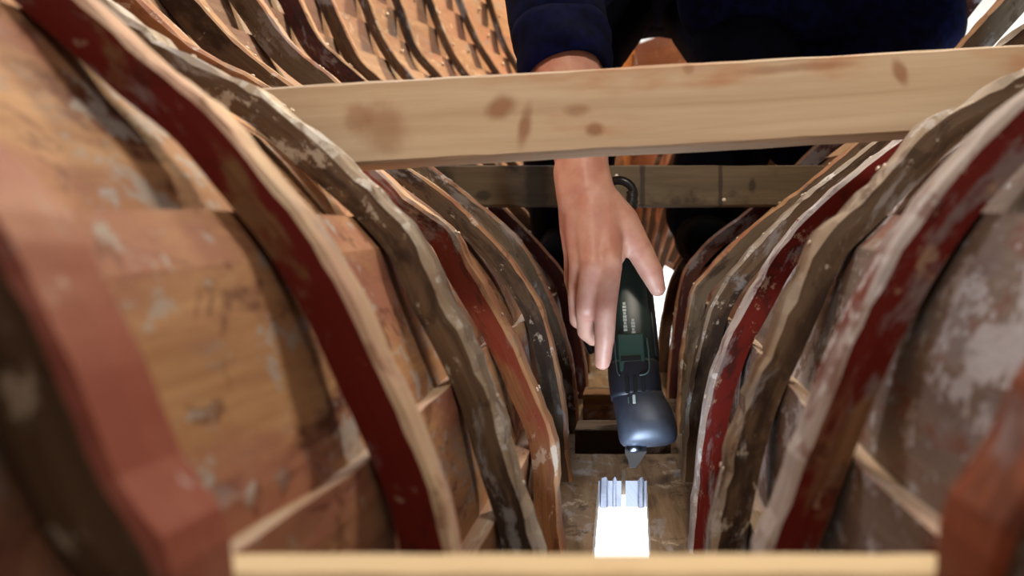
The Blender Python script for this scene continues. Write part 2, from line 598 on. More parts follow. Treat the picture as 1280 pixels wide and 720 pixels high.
def lap_z(k, y):
    z = LAPS[k] + 0.06 * (y - 0.43)
    if k == 0:
        return keel_z(y) - 0.004
    if k == 1:
        return max(z, keel_z(y) + 0.04)
    return z


PLANK_STEP = 0.05


def hull_x(side, y, z):
    """where the planking touches the back of the ribs"""
    cs = OUTER[side]
    u = (y - 0.015 - FIRST) / SPACE
    if u <= 0:
        return x_at(cs[0], z) + (x_at(cs[0], z) - x_at(cs[1], z)) * min(-u, 1.5) * 0.3
    i = min(int(u), 13)
    t = u - i
    if y > STATIONS[14]:
        return x_at(cs[14], z) * max(0.04, 1 - ((y - STATIONS[14]) / 0.72) ** 1.2)
    a, b = x_at(cs[i], z), x_at(cs[i + 1], z)
    if t > 1:
        return a + (b - a) * t
    p = x_at(cs[max(i - 1, 0)], z)
    q = x_at(cs[min(i + 2, 14)], z)
    lin_ = a + (b - a) * t
    cub = 0.5 * (2 * a + (b - p) * t + (2 * p - 5 * a + 4 * b - q) * t * t + (3 * a - p - 3 * b + q) * t ** 3)
    return 0.5 * lin_ + 0.5 * cub


OUTER = {s: [offset_curve(c, 0.001, STATIONS[q]) for q, c in enumerate(SIDE[s])] for s in SIDE}


def make_plank(side, k, y0, y1, mat, parent, top_cap=None):
    sg = -1 if side == 'left' else 1
    ny = max(2, int(round((y1 - y0) / PLANK_STEP)) + 1)
    NF = 7
    V, UV = [], []
    for j in range(ny):
        y = y0 + (y1 - y0) * j / (ny - 1)
        za, zb = lap_z(k, y), lap_z(k + 1, y) + 0.008
        if top_cap is not None:
            zb = min(zb, top_cap)
        ring_in, ring_out = [], []
        for f in range(NF):
            t = f / (NF - 1)
            z = za + (zb - za) * t
            x = hull_x(side, y, z)
            xa, xb = hull_x(side, y, z - 0.02), hull_x(side, y, z + 0.02)
            tv = Vector((xb - xa, 0.04)).normalized()
            n = Vector((tv.y * sg, -tv.x * sg))
            w = 0.0009 * math.sin(j * 1.7 + k * 2.1) + 0.0012 * mnoise.noise((y * 9, k * 3.3, 0))
            off = TH * (1 - t) + (w if 0 < t < 1 else 0)
            jag = 0.0022 * mnoise.noise((y * 26, k * 7.1, sg)) if f == NF - 1 else 0
            a = Vector((x, z)) + n * off + tv * jag
            b = a + n * TH
            ring_in.append(((a.x, y, a.y), (y, k * 0.31 + t * (zb - za) * 1.4)))
            ring_out.append(((b.x, y, b.y), (y, k * 0.31 + t * (zb - za) * 1.4 + 0.2)))
        for c, uv in ring_in + ring_out[::-1]:
            V.append(c)
            UV.append(uv)
    R = NF * 2
    F, FM = [], []
    for j in range(ny - 1):
        for r in range(R):
            r2 = (r + 1) % R
            F.append((j * R + r, j * R + r2, (j + 1) * R + r2, (j + 1) * R + r))
            FM.append(1 if r == NF - 1 else 0)
    F.append(tuple(range(R)))
    F.append(tuple((ny - 1) * R + r for r in range(R)))
    FM += [0, 0]
    o = build('plank', V, F, [mat, M['pale_edge'] if k < 4 else mat], FM, UV, parent=parent)
    fix_normals(o)
    return o


hull_left = tag(empty('wall_left', (-0.1, 1.5, 0.0)), 'clinker planking of the left side of the hull', 'hull planking', kind='structure')
hull_right = tag(empty('wall_right', (0.1, 1.5, 0.0)), 'clinker planking of the right side of the hull', 'hull planking', kind='structure')
for k in range(len(LAPS) - 1):
    m = M['panel_left']
    # old painted wood near the camera, bare pinkish wood towards the bow
    make_plank('left', k, -0.35, 1.06 if k < 4 else 0.66, m, hull_left)
    make_plank('left', k, 1.0625 if k < 4 else 0.6625, 3.70, M['panel_bow'], hull_left)
    if k in (0, 1):
        make_plank('right', k, -0.35, 1.06, M['panel_right'], hull_right)
        make_plank('right', k, 1.0625, 1.80, M['panel_bow'], hull_right)
        make_plank('right', k, 3.05, 3.70, M['panel_bow'], hull_right)
    elif k < 5:
        make_plank('right', k, -0.35, 1.06, M['panel_right'], hull_right)
        make_plank('right', k, 1.0625, 3.70, M['panel_bow'], hull_right)
    else:
        make_plank('right', k, 1.9, 3.70, M['panel_bow'], hull_right)


# ------------------------------------------------------------------ ribs
def make_rib(side, i, face, edge, label, t=0.034, ragged=0.0012, rivets=True):
    y = STATIONS[i]
    sg = -1 if side == 'left' else 1
    c = SIDE[side][i]
    n_s = 110
    cut = 0.225 if (side == 'right' and i >= 8) else -1
    pts = catmull([Vector((p.x, p.y)) for p in c[::3] if p.y > cut] + [c[-1]], n_s)
    V, UV = [], []
    s = 0.0
    for j, p in enumerate(pts):
        if j:
            s += (p - pts[j - 1]).length
        tv = (pts[min(j + 1, n_s - 1)] - pts[max(j - 1, 0)]).normalized()
        n = Vector((tv.y * sg, -tv.x * sg))           # outboard
        r1 = ragged * (mnoise.noise((s * 38, i * 5.1, sg)) + 0.7 * mnoise.noise((s * 110, i * 3.3, sg * 2)))
        r2 = ragged * 1.3 * mnoise.noise((s * 30, i * 9.7, sg * 3))
        r3 = ragged * 1.6 * abs(mnoise.noise((s * 70, i * 2.7, sg * 4)))
        b = 0.003 + r3
        depth = rib_depth(p.y, y)
        prof = ((depth, 0, 0.00), (depth * 0.55, -0.0008 + r2 * 0.5, 0.015), (b, 0, 0.03), (r1 + 0.0006, b * 0.9, 0.034), (r1, t * 0.5, 0.045),
                (0.0006 + r1, t - 0.003, 0.06), (0.003, t, 0.064), (depth, t, 0.09))
        for d, yy, v in prof:
            q = p + n * d
            V.append((q.x, y + yy, q.y))
            UV.append((s, v + 0.2 * i))
    R = 8
    F, FM = [], []
    for j in range(n_s - 1):
        for r in range(R):
            r2 = (r + 1) % R
            F.append((j * R + r, j * R + r2, (j + 1) * R + r2, (j + 1) * R + r))
            FM.append(1 if r in (2, 3, 4, 5) else 0)
    F += [tuple(range(R)), tuple((n_s - 1) * R + r for r in range(R))]
    FM += [0, 0]
    o = build('rib', V, F, [face, edge], FM, UV)
    fix_normals(o)
    tag(o, label, 'boat rib', 'ribs of the left side' if side == 'left' else 'ribs of the right side')
    # old fastenings along the inner face
    if rivets:
        L = 0.0
        nxt = 0.05
        for j in range(1, n_s - 1):
            L += (pts[j] - pts[j - 1]).length
            if L > nxt:
                nxt += 0.06 + 0.03 * random.random()
                if random.random() < (0.75 if i < 2 else 0.35):
                    continue
                if pts[j].y > 0.62 + (0.12 * i if i > 5 else 0):
                    break
                tv = (pts[j + 1] - pts[j - 1]).normalized()
                n = Vector((tv.y * sg, -tv.x * sg))
                for yy in ((0.4,) if random.random() < 0.6 else (0.28, 0.68)):
                    q = pts[j] - n * 0.0006
                    dome('nail_head', Vector((q.x, y + t * yy, q.y)), Vector((-n.x, 0, -n.y)), 0.0019, 0.0010, M['rivet'], o)
    return o


def dome(name, c, nrm, r, h, mat, parent):
    q = nrm.to_track_quat('Z', 'Y')
    V, F = [], []
    N = 8
    for ring, (rr, hh) in enumerate(((1.0, -0.4), (1.0, 0.2), (0.75, 0.75))):
        for k in range(N):
            a = 2 * math.pi * k / N
            V.append(c + q @ Vector((math.cos(a) * rr * r, math.sin(a) * rr * r, hh * h)))
    V.append(c + q @ Vector((0, 0, h)))
    for ring in range(2):
        for k in range(N):
            F.append((ring * N + k, ring * N + (k + 1) % N, (ring + 1) * N + (k + 1) % N, (ring + 1) * N + k))
    for k in range(N):
        F.append((2 * N + k, 2 * N + (k + 1) % N, 3 * N))
    F.append(tuple(range(N))[::-1])
    return build(name, V, F, [mat], parent=parent, smooth=True)


RIBS_LEFT = [
    ('brown_face', 'pink_edge', 'blurred pink-edged boat rib in the bottom left corner, nearest the camera', 0.040, .0015),
    ('red_face_patchy', 'pale_edge', 'dark red painted boat rib with cream edge, large in the left foreground', 0.030, .0012),
    ('brown_face', 'grey_edge', 'dark brown boat rib with flaking pale edge, right behind the big red left rib', 0.040, .0030),
    ('redbrown_face', 'tan_edge', 'faded red-brown left boat rib right behind the dark brown flaking one', 0.042, .0020),
    ('brown_face', 'tan_edge', 'brown boat rib with pinkish tan edge just before the dark cross board on the left', 0.036, .0018),
    ('grey_face', 'tan_edge', 'grey left boat rib passing in front of the dark cross board end', 0.034, .0016),
    ('maroon_face', 'tan_edge', 'dark maroon boat rib seen left of the hand, below the dark cross board', 0.026, .0010),
]
for i, (f, ed, lab, t, rg) in enumerate(RIBS_LEFT):
    make_rib('left', i, M[f], M[ed], lab, t=t, ragged=rg)
RIBS_RIGHT = [
    ('brown_face', 'rust_edge', 'rust-coloured blurred boat rib in the bottom right corner', 0.045, .0015),
    ('red_face', 'white_edge', 'dark red painted boat rib with white edge, large in the right foreground', 0.036, .0016),
    ('brown_face', 'grey_edge', 'brown right boat rib with grey flaking edge covering the pale beam end', 0.040, .0030),
    ('red_face', 'white_edge', 'narrow dark red boat rib on the right, behind the brown grey-edged one', 0.036, .0020),
    ('brown_face', 'grey_edge', 'tan boat rib with white flaking edge behind the narrow red right rib', 0.040, .0020),
    ('grey_face', 'tan_edge', 'greyish tan boat rib right of the tool, below the right end of the dark board', 0.040, .0018),
    ('maroon_face', 'tan_edge', 'dark shadowed boat rib right of the thumb, farthest one clearly seen there', 0.026, .0010),
]
for i, (f, ed, lab, t, rg) in enumerate(RIBS_RIGHT):
    make_rib('right', i, M[f], M[ed], lab, t=t, ragged=rg)
WORDS = ['first', 'second', 'third', 'fourth', 'fifth', 'sixth', 'seventh', 'eighth']
for i in range(7, 15):
    if i < 14:
        make_rib('left', i, M['bow_face'], M['tan_edge'],
             'dark boat rib of the lit left bow, %s before the blue sleeve' % WORDS[13 - i], t=0.022,
             ragged=.0008, rivets=False)
    make_rib('right', i, M['bow_face'], M['tan_edge'],
             'boat rib of the far right bow behind the person, %s from the stem' % WORDS[14 - i], t=0.022,
             ragged=.0008, rivets=False)

# bright nail heads on the bow planking, in pairs at the laps beside each rib
for i in range(4, 14):
    y = STATIONS[i]
    for k in range(5, 12):
        for dy in (0.055, 0.085, 0.165):
            if random.random() < 0.45:
                continue
            yy = y + dy
            z = lap_z(k, yy) - 0.006 - 0.012 * random.random()
            x = hull_x('left', yy, z)
            xa, xb = hull_x('left', yy, z - 0.02), hull_x('left', yy, z + 0.02)
            tv = Vector((xb - xa, 0.04)).normalized()
            nn = Vector((tv.y, 0, -tv.x))
            # the strake below ends at this lap
            off = TH * 0.12
            c = Vector((x, yy, z)) - nn * off
            dome('nail_head', c, nn, 0.0042, 0.003, M['rivet'],
                 [ch for ch in hull_left.children if ch.name.startswith('plank')][2 * (k - 1) + 1])

# ------------------------------------------------------------------ keel with its cut-out
def box_verts(x0, x1, y0, y1, z0f, z1f):
    V = []
    for y in (y0, y1):
        for x in (x0, x1):
            V += [(x, y, z0f(y)), (x, y, z1f(y))]
    return V


BOXF = [(0, 1, 3, 2), (4, 6, 7, 5), (0, 4, 5, 1), (2, 3, 7, 6), (1, 5, 7, 3), (0, 2, 6, 4)]
top = lambda y: keel_z(y)
bot = lambda y: keel_z(y) - 0.028
HX0, HX1, HY0, HY1 = -0.0305, 0.0205, 0.70, 1.035
KX = 0.125


def keel_mesh():
    """the board is one sheet with a rough-edged opening and a saw kerf at its far end"""
    ys = [-0.35, 0.0, 0.3, 0.5, HY0]
    n = 22
    ys += [HY0 + (HY1 - HY0) * k / n for k in range(1, n + 1)]
    ys += [1.075, 1.15, 1.3, 1.5, 1.78, 1.87, 2.1, 2.5, 3.0, 3.4, 3.7]
    V, F, UV = [], [], []

    def quad_box(cols):
        pass

    def strip(xa, xb, y_list):
        base = len(V)
        for y in y_list:
            a, b = xa(y), xb(y)
            for x, z in ((a, bot(y)), (a, top(y)), (b, top(y)), (b, bot(y))):
                V.append((x, y, z))
                UV.append((y, x + z * 0.7))
        for j in range(len(y_list) - 1):
            for r in range(4):
                r2 = (r + 1) % 4
                F.append((base + j * 4 + r, base + j * 4 + r2, base + (j + 1) * 4 + r2, base + (j + 1) * 4 + r))
        F.append((base, base + 1, base + 2, base + 3))
        m = base + (len(y_list) - 1) * 4
        F.append((m, m + 1, m + 2, m + 3))
    wide = lambda y: KX if y < 1.78 else max(0.035, KX - 1.1 * (y - 1.78))
    L, R = (lambda y: -KX), wide
    rag = lambda y, s: 0.0012 * mnoise.noise((y * 60, s, 0)) - 0.003 * s * (y - 0.87)
    hl = lambda y: HX0 + rag(y, 1)
    hr = lambda y: HX1 + rag(y, -1)
    hole = [y for y in ys if HY0 - 1e-6 <= y <= HY1 + 1e-6]
    strip(L, R, [y for y in ys if y <= HY0 + 1e-6])
    strip(L, hl, hole + [HY1 + 0.0])
    strip(hr, R, hole)
    k0, k1 = (lambda y: -0.0062), (lambda y: -0.0018)
    strip(L, k0, [HY1, 1.075])
    strip(k1, R, [HY1, 1.075])
    strip(L, R, [y for y in ys if y >= 1.075 - 1e-6])
    # splintered teeth left standing at the far corners of the cut
    for x0, x1, d in ((HX0 + 0.001, HX0 + 0.010, 0.006), (HX1 - 0.009, HX1 - 0.002, 0.007), (-0.016, -0.011, 0.003)):
        b = len(V)
        for x, y, z in ((x0, HY1, bot(HY1)), (x1, HY1, bot(HY1)), (x1, HY1, top(HY1)), (x0, HY1, top(HY1)),
                        (x0 + 0.001, HY1 - d, bot(HY1)), (x1 - 0.002, HY1 - d, bot(HY1)), (x1 - 0.002, HY1 - d * 0.5, top(HY1) + 0.005),
                        (x0 + 0.002, HY1 - d * 0.7, top(HY1) + 0.004)):
            V.append((x, y, z))
            UV.append((x, z))
        F.extend([(b, b + 3, b + 2, b + 1), (b + 4, b + 5, b + 6, b + 7), (b, b + 1, b + 5, b + 4), (b + 1, b + 2, b + 6, b + 5),
                  (b + 2, b + 3, b + 7, b + 6), (b + 3, b, b + 4, b + 7)])
    return V, F, UV


V, F, UV = keel_mesh()
M['cut_end'] = worn_wood('saw cut tinted by daylight', lin(128, 126, 134), lin(92, 90, 98), None, 0, None, 0, None, 0, rough=0.7, grain=(60, 8, 60))  # bluish daylight from below is put into the colour of the cut
FM = [1 if all(HY1 - 0.012 < V[q][1] < HY1 + 0.002 for q in f) else 0 for f in F]
floor = build('floor', V, F, [M['keel'], M['cut_end']], FM, UV)
fix_normals(floor)
tag(floor, 'dusty keel board along the bottom with a bright rectangular cut-out', 'keel', kind='structure')

# stem closing the bow
stem_pts = [(0, 3.60, 0.22), (0, 3.68, 0.36), (0, 3.72, 0.6), (0, 3.74, 0.9), (0, 3.75, 1.3)]
V, F, UV = [], [], []
sp = catmull(stem_pts, 24)
for j, p in enumerate(sp):
    for dx, dy in ((-0.03, -0.03), (0.03, -0.03), (0.05, 0.06), (-0.05, 0.06)):
        V.append((p.x + dx, p.y + dy, p.z))
        UV.append((j * 0.05, dx + dy))
for j in range(23):
    for r in range(4):
        F.append((j * 4 + r, j * 4 + (r + 1) % 4, (j + 1) * 4 + (r + 1) % 4, (j + 1) * 4 + r))
F += [(0, 1, 2, 3), (92, 93, 94, 95)]
stem = build('stem', V, F, [M['far_post']], None, UV)
fix_normals(stem)
tag(stem, 'upright stem timber closing the far bow between both sides', 'stem', kind='structure')


def board(name, c0, c1, height, thick, mat, label, cat, group=None, wobble=0.0008, along='x', n=40, uvdir=1):
    """a plank between two points (front bottom edge), with slightly uneven arrises"""
    c0, c1 = Vector(c0), Vector(c1)
    d = (c1 - c0)
    Lh = d.length
    d.normalize()
    up = Vector((0, 0, 1))
    fw = Vector((0, 1, 0)) if along == 'x' else Vector((1, 0, 0))
    up = (up - d * up.dot(d)).normalized()
    V, UV, F = [], [], []
    for j in range(n + 1):
        s = Lh * j / n
        p = c0 + d * s
        w = lambda k: wobble * (mnoise.noise((s * 22, k * 4.3, Lh)) + 0.6 * mnoise.noise((s * 80, k * 2.1, Lh)))
        b = 0.0018
        prof = ((b, 0), (height - b, 0), (height, b), (height, thick - b), (height - b, thick), (b, thick), (0, thick - b), (0, b))
        for q, (u_, f_) in enumerate(prof):
            V.append(p + up * (u_ + w(q // 2)) + fw * f_)
            UV.append((s, u_ + f_ * 1.0 if q < 4 else u_ - 0.1 + f_))
    R = 8
    for j in range(n):
        for r in range(R):
            F.append((j * R + r, j * R + (r + 1) % R, (j + 1) * R + (r + 1) % R, (j + 1) * R + r))
    F += [tuple(range(R)), tuple(n * R + r for r in range(R))]
    o = build(name, V, F, [mat], None, UV)
    fix_normals(o)
    tag(o, label, cat, group)
    return o


# the pale pine beam across the middle, resting against both sides
B0, B1 = P(322, 212, 0.70), P(1300, 157, 0.70)
board('cross_beam', B0, B1, 0.060, 0.040, M['pine'], 'pale knotty pine beam laid across the hull in front of the arm', 'beam')
# the darker one farther off
D0, D1 = P(536, 257, 1.33), P(1030, 257, 1.33)
dark_beam = board('cross_board', D0, D1, 0.056, 0.035, M['beam_dark'],
                  'dark olive stained board across the hull behind the wrist and tool cable', 'board')
for px in (771, 905):
    dome('screw_head', P(px, 220 if px == 771 else 250, 1.329), Vector((0, -1, 0)), 0.003, 0.0018, M['rivet'], dark_beam)
# the blurred board right in front of the camera
N0, N1 = (-0.132, 0.277, 0.100), (0.1025, 0.277, 0.100)
board('cross_plank', N0, N1, 0.025, 0.023, M['fresh_pine'], 'blurred pale plank across the very bottom foreground', 'plank', wobble=0.0004)

# floor timbers lying over the keel
board('floor_timber', (-0.062, 1.14, 0.003), (0.052, 1.14, 0.003), 0.030, 0.075, M['keel'],
      'greyish floor timber across the keel just behind the tool tip', 'floor timber', 'floor timbers')
board('floor_timber', (-0.060, 1.30, 0.02), (0.050, 1.30, 0.02), 0.036, 0.09, M['keel_brown'],
      'brown floor timber across the keel left of the tool, behind the greyish one', 'floor timber', 'floor timbers')

# ------------------------------------------------------------------ the power tool
tool = tag(empty('oscillating_tool', P(808, 560, 0.985)), 'dark green power tool held upright in the hand, cutting into the keel', 'power tool')
T0, T1 = P(780, 268, 1.045), P(798, 556, 0.975)
AX = (T1 - T0).normalized()
TL = (T1 - T0).length
TX = (Vector((1, 0, 0)) - AX * AX.x).normalized()
TYv = AX.cross(TX).normalized()
if TYv.y > 0:
    TYv = -TYv                      # towards the camera


def tp(s, u=0.0, f=0.0):
    """s metres down the axis, u to the right, f towards the camera"""
    return T0 + AX * (s * 0.878) + TX * u + TYv * f


def loft(name, rings, mat, parent, sq=3.0, N=28, smooth=True, off=(0, 0)):
    """rings: (s, half width, half depth[, du, df])"""
    V, F, UV = [], [], []
    for r in rings:
        s, a, b = r[:3]
        du = r[3] if len(r) > 3 else 0
        df = r[4] if len(r) > 4 else 0
        for k in range(N):
            t = 2 * math.pi * k / N
            c, sn = math.cos(t), math.sin(t)
            x = a * math.copysign(abs(c) ** (2 / sq), c)
            y = b * math.copysign(abs(sn) ** (2 / sq), sn)
            V.append(tp(s, x + du + off[0], y + df + off[1]))
            UV.append((s, k / N * 0.1))
    for j in range(len(rings) - 1):
        for k in range(N):
            F.append((j * N + k, j * N + (k + 1) % N, (j + 1) * N + (k + 1) % N, (j + 1) * N + k))
    F.append(tuple(range(N)))
    F.append(tuple((len(rings) - 1) * N + k for k in range(N)))
    o = build(name, V, F, [mat], None, UV, parent=parent, smooth=smooth)
    fix_normals(o)
    return o


mm = 0.001
loft('housing', [(0.000, .006, .006), (0.002, .012, .012), (0.008, .0160, .0165), (0.03, .0190, .0200), (0.065, .0210, .0215),
                 (0.10, .0228, .0228), (0.13, .0238, .0240), (0.165, .0250, .0252), (0.195, .0256, .0258), (0.2, .0250, .0250)],
     M['tool_green'], tool)
for s_ in (-1, 1):
    loft('grip_panel', [(0.03, .002, .010, s_ * .0180), (0.05, .004, .015, s_ * .0190), (0.10, .005, .0175, s_ * .0203),
                        (0.15, .005, .0185, s_ * .0222), (0.185, .004, .016, s_ * .0236), (0.192, .002, .010, s_ * .0240)], M['rubber'], tool, sq=2.4)
loft('collar', [(0.188, .0255, .0260), (0.192, .0268, .0272), (0.205, .0270, .0278), (0.225, .0268, .0282, .001), (0.230, .0262, .0274, .001)], M['tool_dark'], tool)
loft('gear_head', [(0.222, .0255, .0265, .0015), (0.230, .0266, .0282, .0030), (0.245, .0290, .0300, .0070), (0.260, .0302, .0312, .0095), (0.268, .0304, .0310, .0102),
                   (0.275, .0300, .0285, .0104), (0.280, .0288, .0250, .0104), (0.2835, .0262, .0205, .0104), (0.2855, .0200, .0140, .0104), (0.2862, .0080, .0060, .0104)],
     M['tool_grey'], tool, sq=2.8)


def tool_box(name, s0, s1, u0, u1, f0, f1, mat, parent, bev=0.0008):
    V = [tp(s, u, f) for s in (s0, s1) for u in (u0, u1) for f in (f0, f1)]
    F = [(0, 1, 3, 2), (4, 6, 7, 5), (0, 4, 5, 1), (2, 3, 7, 6), (1, 5, 7, 3), (0, 2, 6, 4)]
    o = build(name, V, F, [mat], None, [(v.x, v.z) for v in V], parent=parent)
    fix_normals(o)
    bevel(o, bev, 2)
    return o


# raised name plate ridge, switch window with its pale frame, slider and vent ribs
def ridge(name, pts, r, mat, parent):
    cu_pts = catmull(pts, 30)
    V, F = [], []
    N = 8
    for j, p in enumerate(cu_pts):
        t = (cu_pts[min(j + 1, 29)] - cu_pts[max(j - 1, 0)]).normalized()
        a = t.cross(TYv).normalized()
        b = t.cross(a).normalized()
        for k in range(N):
            an = 2 * math.pi * k / N
            V.append(p + a * math.cos(an) * r + b * math.sin(an) * r)
    for j in range(29):
        for k in range(N):
            F.append((j * N + k, j * N + (k + 1) % N, (j + 1) * N + (k + 1) % N, (j + 1) * N + k))
    F += [tuple(range(N)), tuple(29 * N + k for k in range(N))]
    o = build(name, V, F, [mat], parent=parent, smooth=True)
    fix_normals(o)
    return o


sw = tool_box('switch', 0.158, 0.204, -0.0150, 0.0120, 0.0225, 0.0268, M['tool_switch'], tool, 0.002)
tool_box('switch_slot', 0.186, 0.1915, -0.0130, 0.0075, 0.0262, 0.0276, M['rubber'], sw, 0.0004)
ridge('switch_frame', [tp(0.165, .0150, .0262), tp(0.185, .0158, .0270), tp(0.202, .0150, .0280), tp(0.2075, .011, .0284), tp(0.2085, .005, .0284)],
      0.0009, M['tool_trim'], tool)
ridge('switch_frame', [tp(0.165, -.0178, .0245), tp(0.185, -.0180, .0256), tp(0.202, -.0172, .0272), tp(0.2075, -.0150, .0280)],
      0.0006, M['tool_trim'], tool)
for u in (-0.008, 0.0, 0.008):
    tool_box('cooling_slot', 0.209, 0.229, u - 0.002, u + 0.002, 0.0272, 0.0287, M['rubber'], tool, 0.0004)
tool_box('indicator', 0.231, 0.241, -0.0035, -0.0005, 0.0285, 0.0298, M['print'], tool, 0.0003)
tool_box('indicator', 0.233, 0.240, -0.0085, -0.0070, 0.0284, 0.0294, M['tool_trim'], tool, 0.0003)
# two lines of small pale printing running down the casing (too small in the photograph to read)
for u, s0, s1, n_ in ((-0.0062, 0.120, 0.156, 9), (0.0018, 0.141, 0.163, 6)):
    st = (s1 - s0) / n_
    V, F = [], []
    for k in range(n_):
        a, b_ = s0 + k * st, s0 + (k + 0.78) * st
        w_ = 0.0019 if k % 3 else 0.0014
        f_ = 0.0230 + 0.0024 * (a - 0.10) / 0.065
        bi = len(V)
        for fz in (f_ - 0.002, f_ + 0.0009):
            V += [tp(a, u - w_, fz), tp(a, u + w_, fz), tp(b_, u + w_, fz + 0.0004), tp(b_, u - w_, fz + 0.0004)]
        F += [(bi, bi + 1, bi + 2, bi + 3), (bi + 4, bi + 7, bi + 6, bi + 5)] + [(bi + q, bi + (q + 1) % 4, bi + 4 + (q + 1) % 4, bi + 4 + q) for q in range(4)]
    o = build('printed_text', V, F, [M['print']], parent=tool)
    fix_normals(o)

# spindle, clamp and the plunge blade reaching into the cut
loft('spindle', [(0.281, .0085, .0085, -0.004), (0.289, .0085, .0085, -0.004), (0.292, .0060, .0060, -0.004)], M['steel'], tool, sq=2)
bl = [(-0.014, 0.286), (0.008, 0.286), (0.008, 0.293), (0.002, 0.302), (-0.004, 0.310), (-0.0105, 0.310), (-0.0115, 0.300), (-0.014, 0.294)]
V = [tp(s, u, 0.004) for u, s in bl] + [tp(s, u, 0.0028) for u, s in bl]
nb = len(bl)
F = [tuple(range(nb)), tuple(range(nb, 2 * nb))[::-1]] + [(k, (k + 1) % nb, nb + (k + 1) % nb, nb + k) for k in range(nb)]
blade = build('blade', V, F, [M['steel']], parent=tool)
fix_normals(blade)


def tube(name, pts, r, mat, parent, n=60, N=12, taper=None):
    cp = catmull(pts, n)
    V, F = [], []
    up = Vector((0, 1, 0.01))
    for j, p in enumerate(cp):
        t = (cp[min(j + 1, n - 1)] - cp[max(j - 1, 0)]).normalized()
        a = t.cross(up).normalized()
        b = t.cross(a).normalized()
        rr = r if taper is None else taper(j / (n - 1))
        for k in range(N):
            an = 2 * math.pi * k / N
            V.append(p + a * math.cos(an) * rr + b * math.sin(an) * rr)
    for j in range(n - 1):
        for k in range(N):
            F.append((j * N + k, j * N + (k + 1) % N, (j + 1) * N + (k + 1) % N, (j + 1) * N + k))
    F += [tuple(range(N)), tuple((n - 1) * N + k for k in range(N))]
    o = build(name, V, F, [mat], parent=parent, smooth=True)
    fix_normals(o)
    return o


tube('strain_relief', [T0 + AX * 0.004, P(789, 255, 1.048), P(790, 240, 1.05)], 0.0065, M['rubber'], tool, n=24,
     taper=lambda t: 0.0085 - 0.003 * t + 0.0006 * math.sin(t * 40))
tube('cable', [P(793, 246, 1.05), P(789, 233, 1.05), P(778, 226, 1.05), P(765, 227, 1.055), P(755, 238, 1.06), P(735, 262, 1.09),
               P(712, 310, 1.14), P(716, 380, 1.2), P(740, 440, 1.24)], 0.0048, M['cable'], tool, n=90)


# ------------------------------------------------------------------ the person
def cone_mesh(bm, p, q, r0, r1, N=14, flat=None):
    """a tapered limb piece with round ends"""
    p, q = Vector(p), Vector(q)
    ax = (q - p)
    L = ax.length
    if L < 1e-6:
        ax = Vector((0, 0, 1))
    ax.normalize()
    ref = Vector((0, 0, 1)) if abs(ax.z) < 0.9 else Vector((1, 0, 0))
    a = ax.cross(ref).normalized()
    b = ax.cross(a).normalized()
    rows = []
    H_ = 5
    for k in range(H_ + 1):
        t = math.pi / 2 * (1 - k / H_)
        rows.append((p - ax * math.sin(t) * r0, math.cos(t) * r0))
    for k in range(H_ + 1):
        t = math.pi / 2 * k / H_
        rows.append((q + ax * math.sin(t) * r1, math.cos(t) * r1))
    vs = []
    for c, r in rows:
        r = max(r, 1e-5)
        vs.append([bm.verts.new(c + a * math.cos(2 * math.pi * k / N) * r + b * math.sin(2 * math.pi * k / N) * r) for k in range(N)])
    for j in range(len(vs) - 1):
        for k in range(N):
            bm.faces.new((vs[j][k], vs[j][(k + 1) % N], vs[j + 1][(k + 1) % N], vs[j + 1][k]))
    bm.faces.new(vs[0])
    bm.faces.new(vs[-1])


def chain(bm, pts, rad, N=14):
    for (p, q), (a, b) in zip(zip(pts, pts[1:]), zip(rad, rad[1:])):
        cone_mesh(bm, p, q, a, b, N)


def ellipsoid(bm, c, rx, ry, rz, rot=None, N=18):
    m = Matrix.Translation(Vector(c)) @ (rot.to_4x4() if rot else Matrix.Identity(4)) @ Matrix.Diagonal((rx, ry, rz, 1))
    bmesh.ops.create_uvsphere(bm, u_segments=N, v_segments=N // 2 + 2, radius=1.0, matrix=m)


def fuse(name, bm, mat, voxel, parent=None, origin=None, smooth_n=6, fac=0.5):
    me = bpy.data.meshes.new(name)
    bmesh.ops.recalc_face_normals(bm, faces=bm.faces)
    o_ = Vector(origin) if origin is not None else ORI[parent.name]
    bmesh.ops.translate(bm, verts=bm.verts, vec=-o_)
    bm.to_mesh(me)
    bm.free()
    me.materials.append(mat)
    o = bpy.data.objects.new(name, me)
    COL.objects.link(o)
    r = o.modifiers.new('fuse', 'REMESH')
    r.mode = 'VOXEL'
    r.voxel_size = voxel
    r.use_smooth_shade = True
    s = o.modifiers.new('soften', 'SMOOTH')
    s.factor = fac
    s.iterations = smooth_n
    # bake the two modifiers, so the figure is one plain continuous surface
    dg = bpy.context.evaluated_depsgraph_get()
    ev = o.evaluated_get(dg)
    new = bpy.data.meshes.new_from_object(ev)
    o.modifiers.clear()
    o.data = new
    new.name = name
    new.polygons.foreach_set('use_smooth', [True] * len(new.polygons))
    bpy.data.meshes.remove(me)
    if parent is not None:
        o.parent = parent
        o.location = o_ - ORI[parent.name]
    else:
        o.location = o_
    ORI[o.name] = o_
    return o


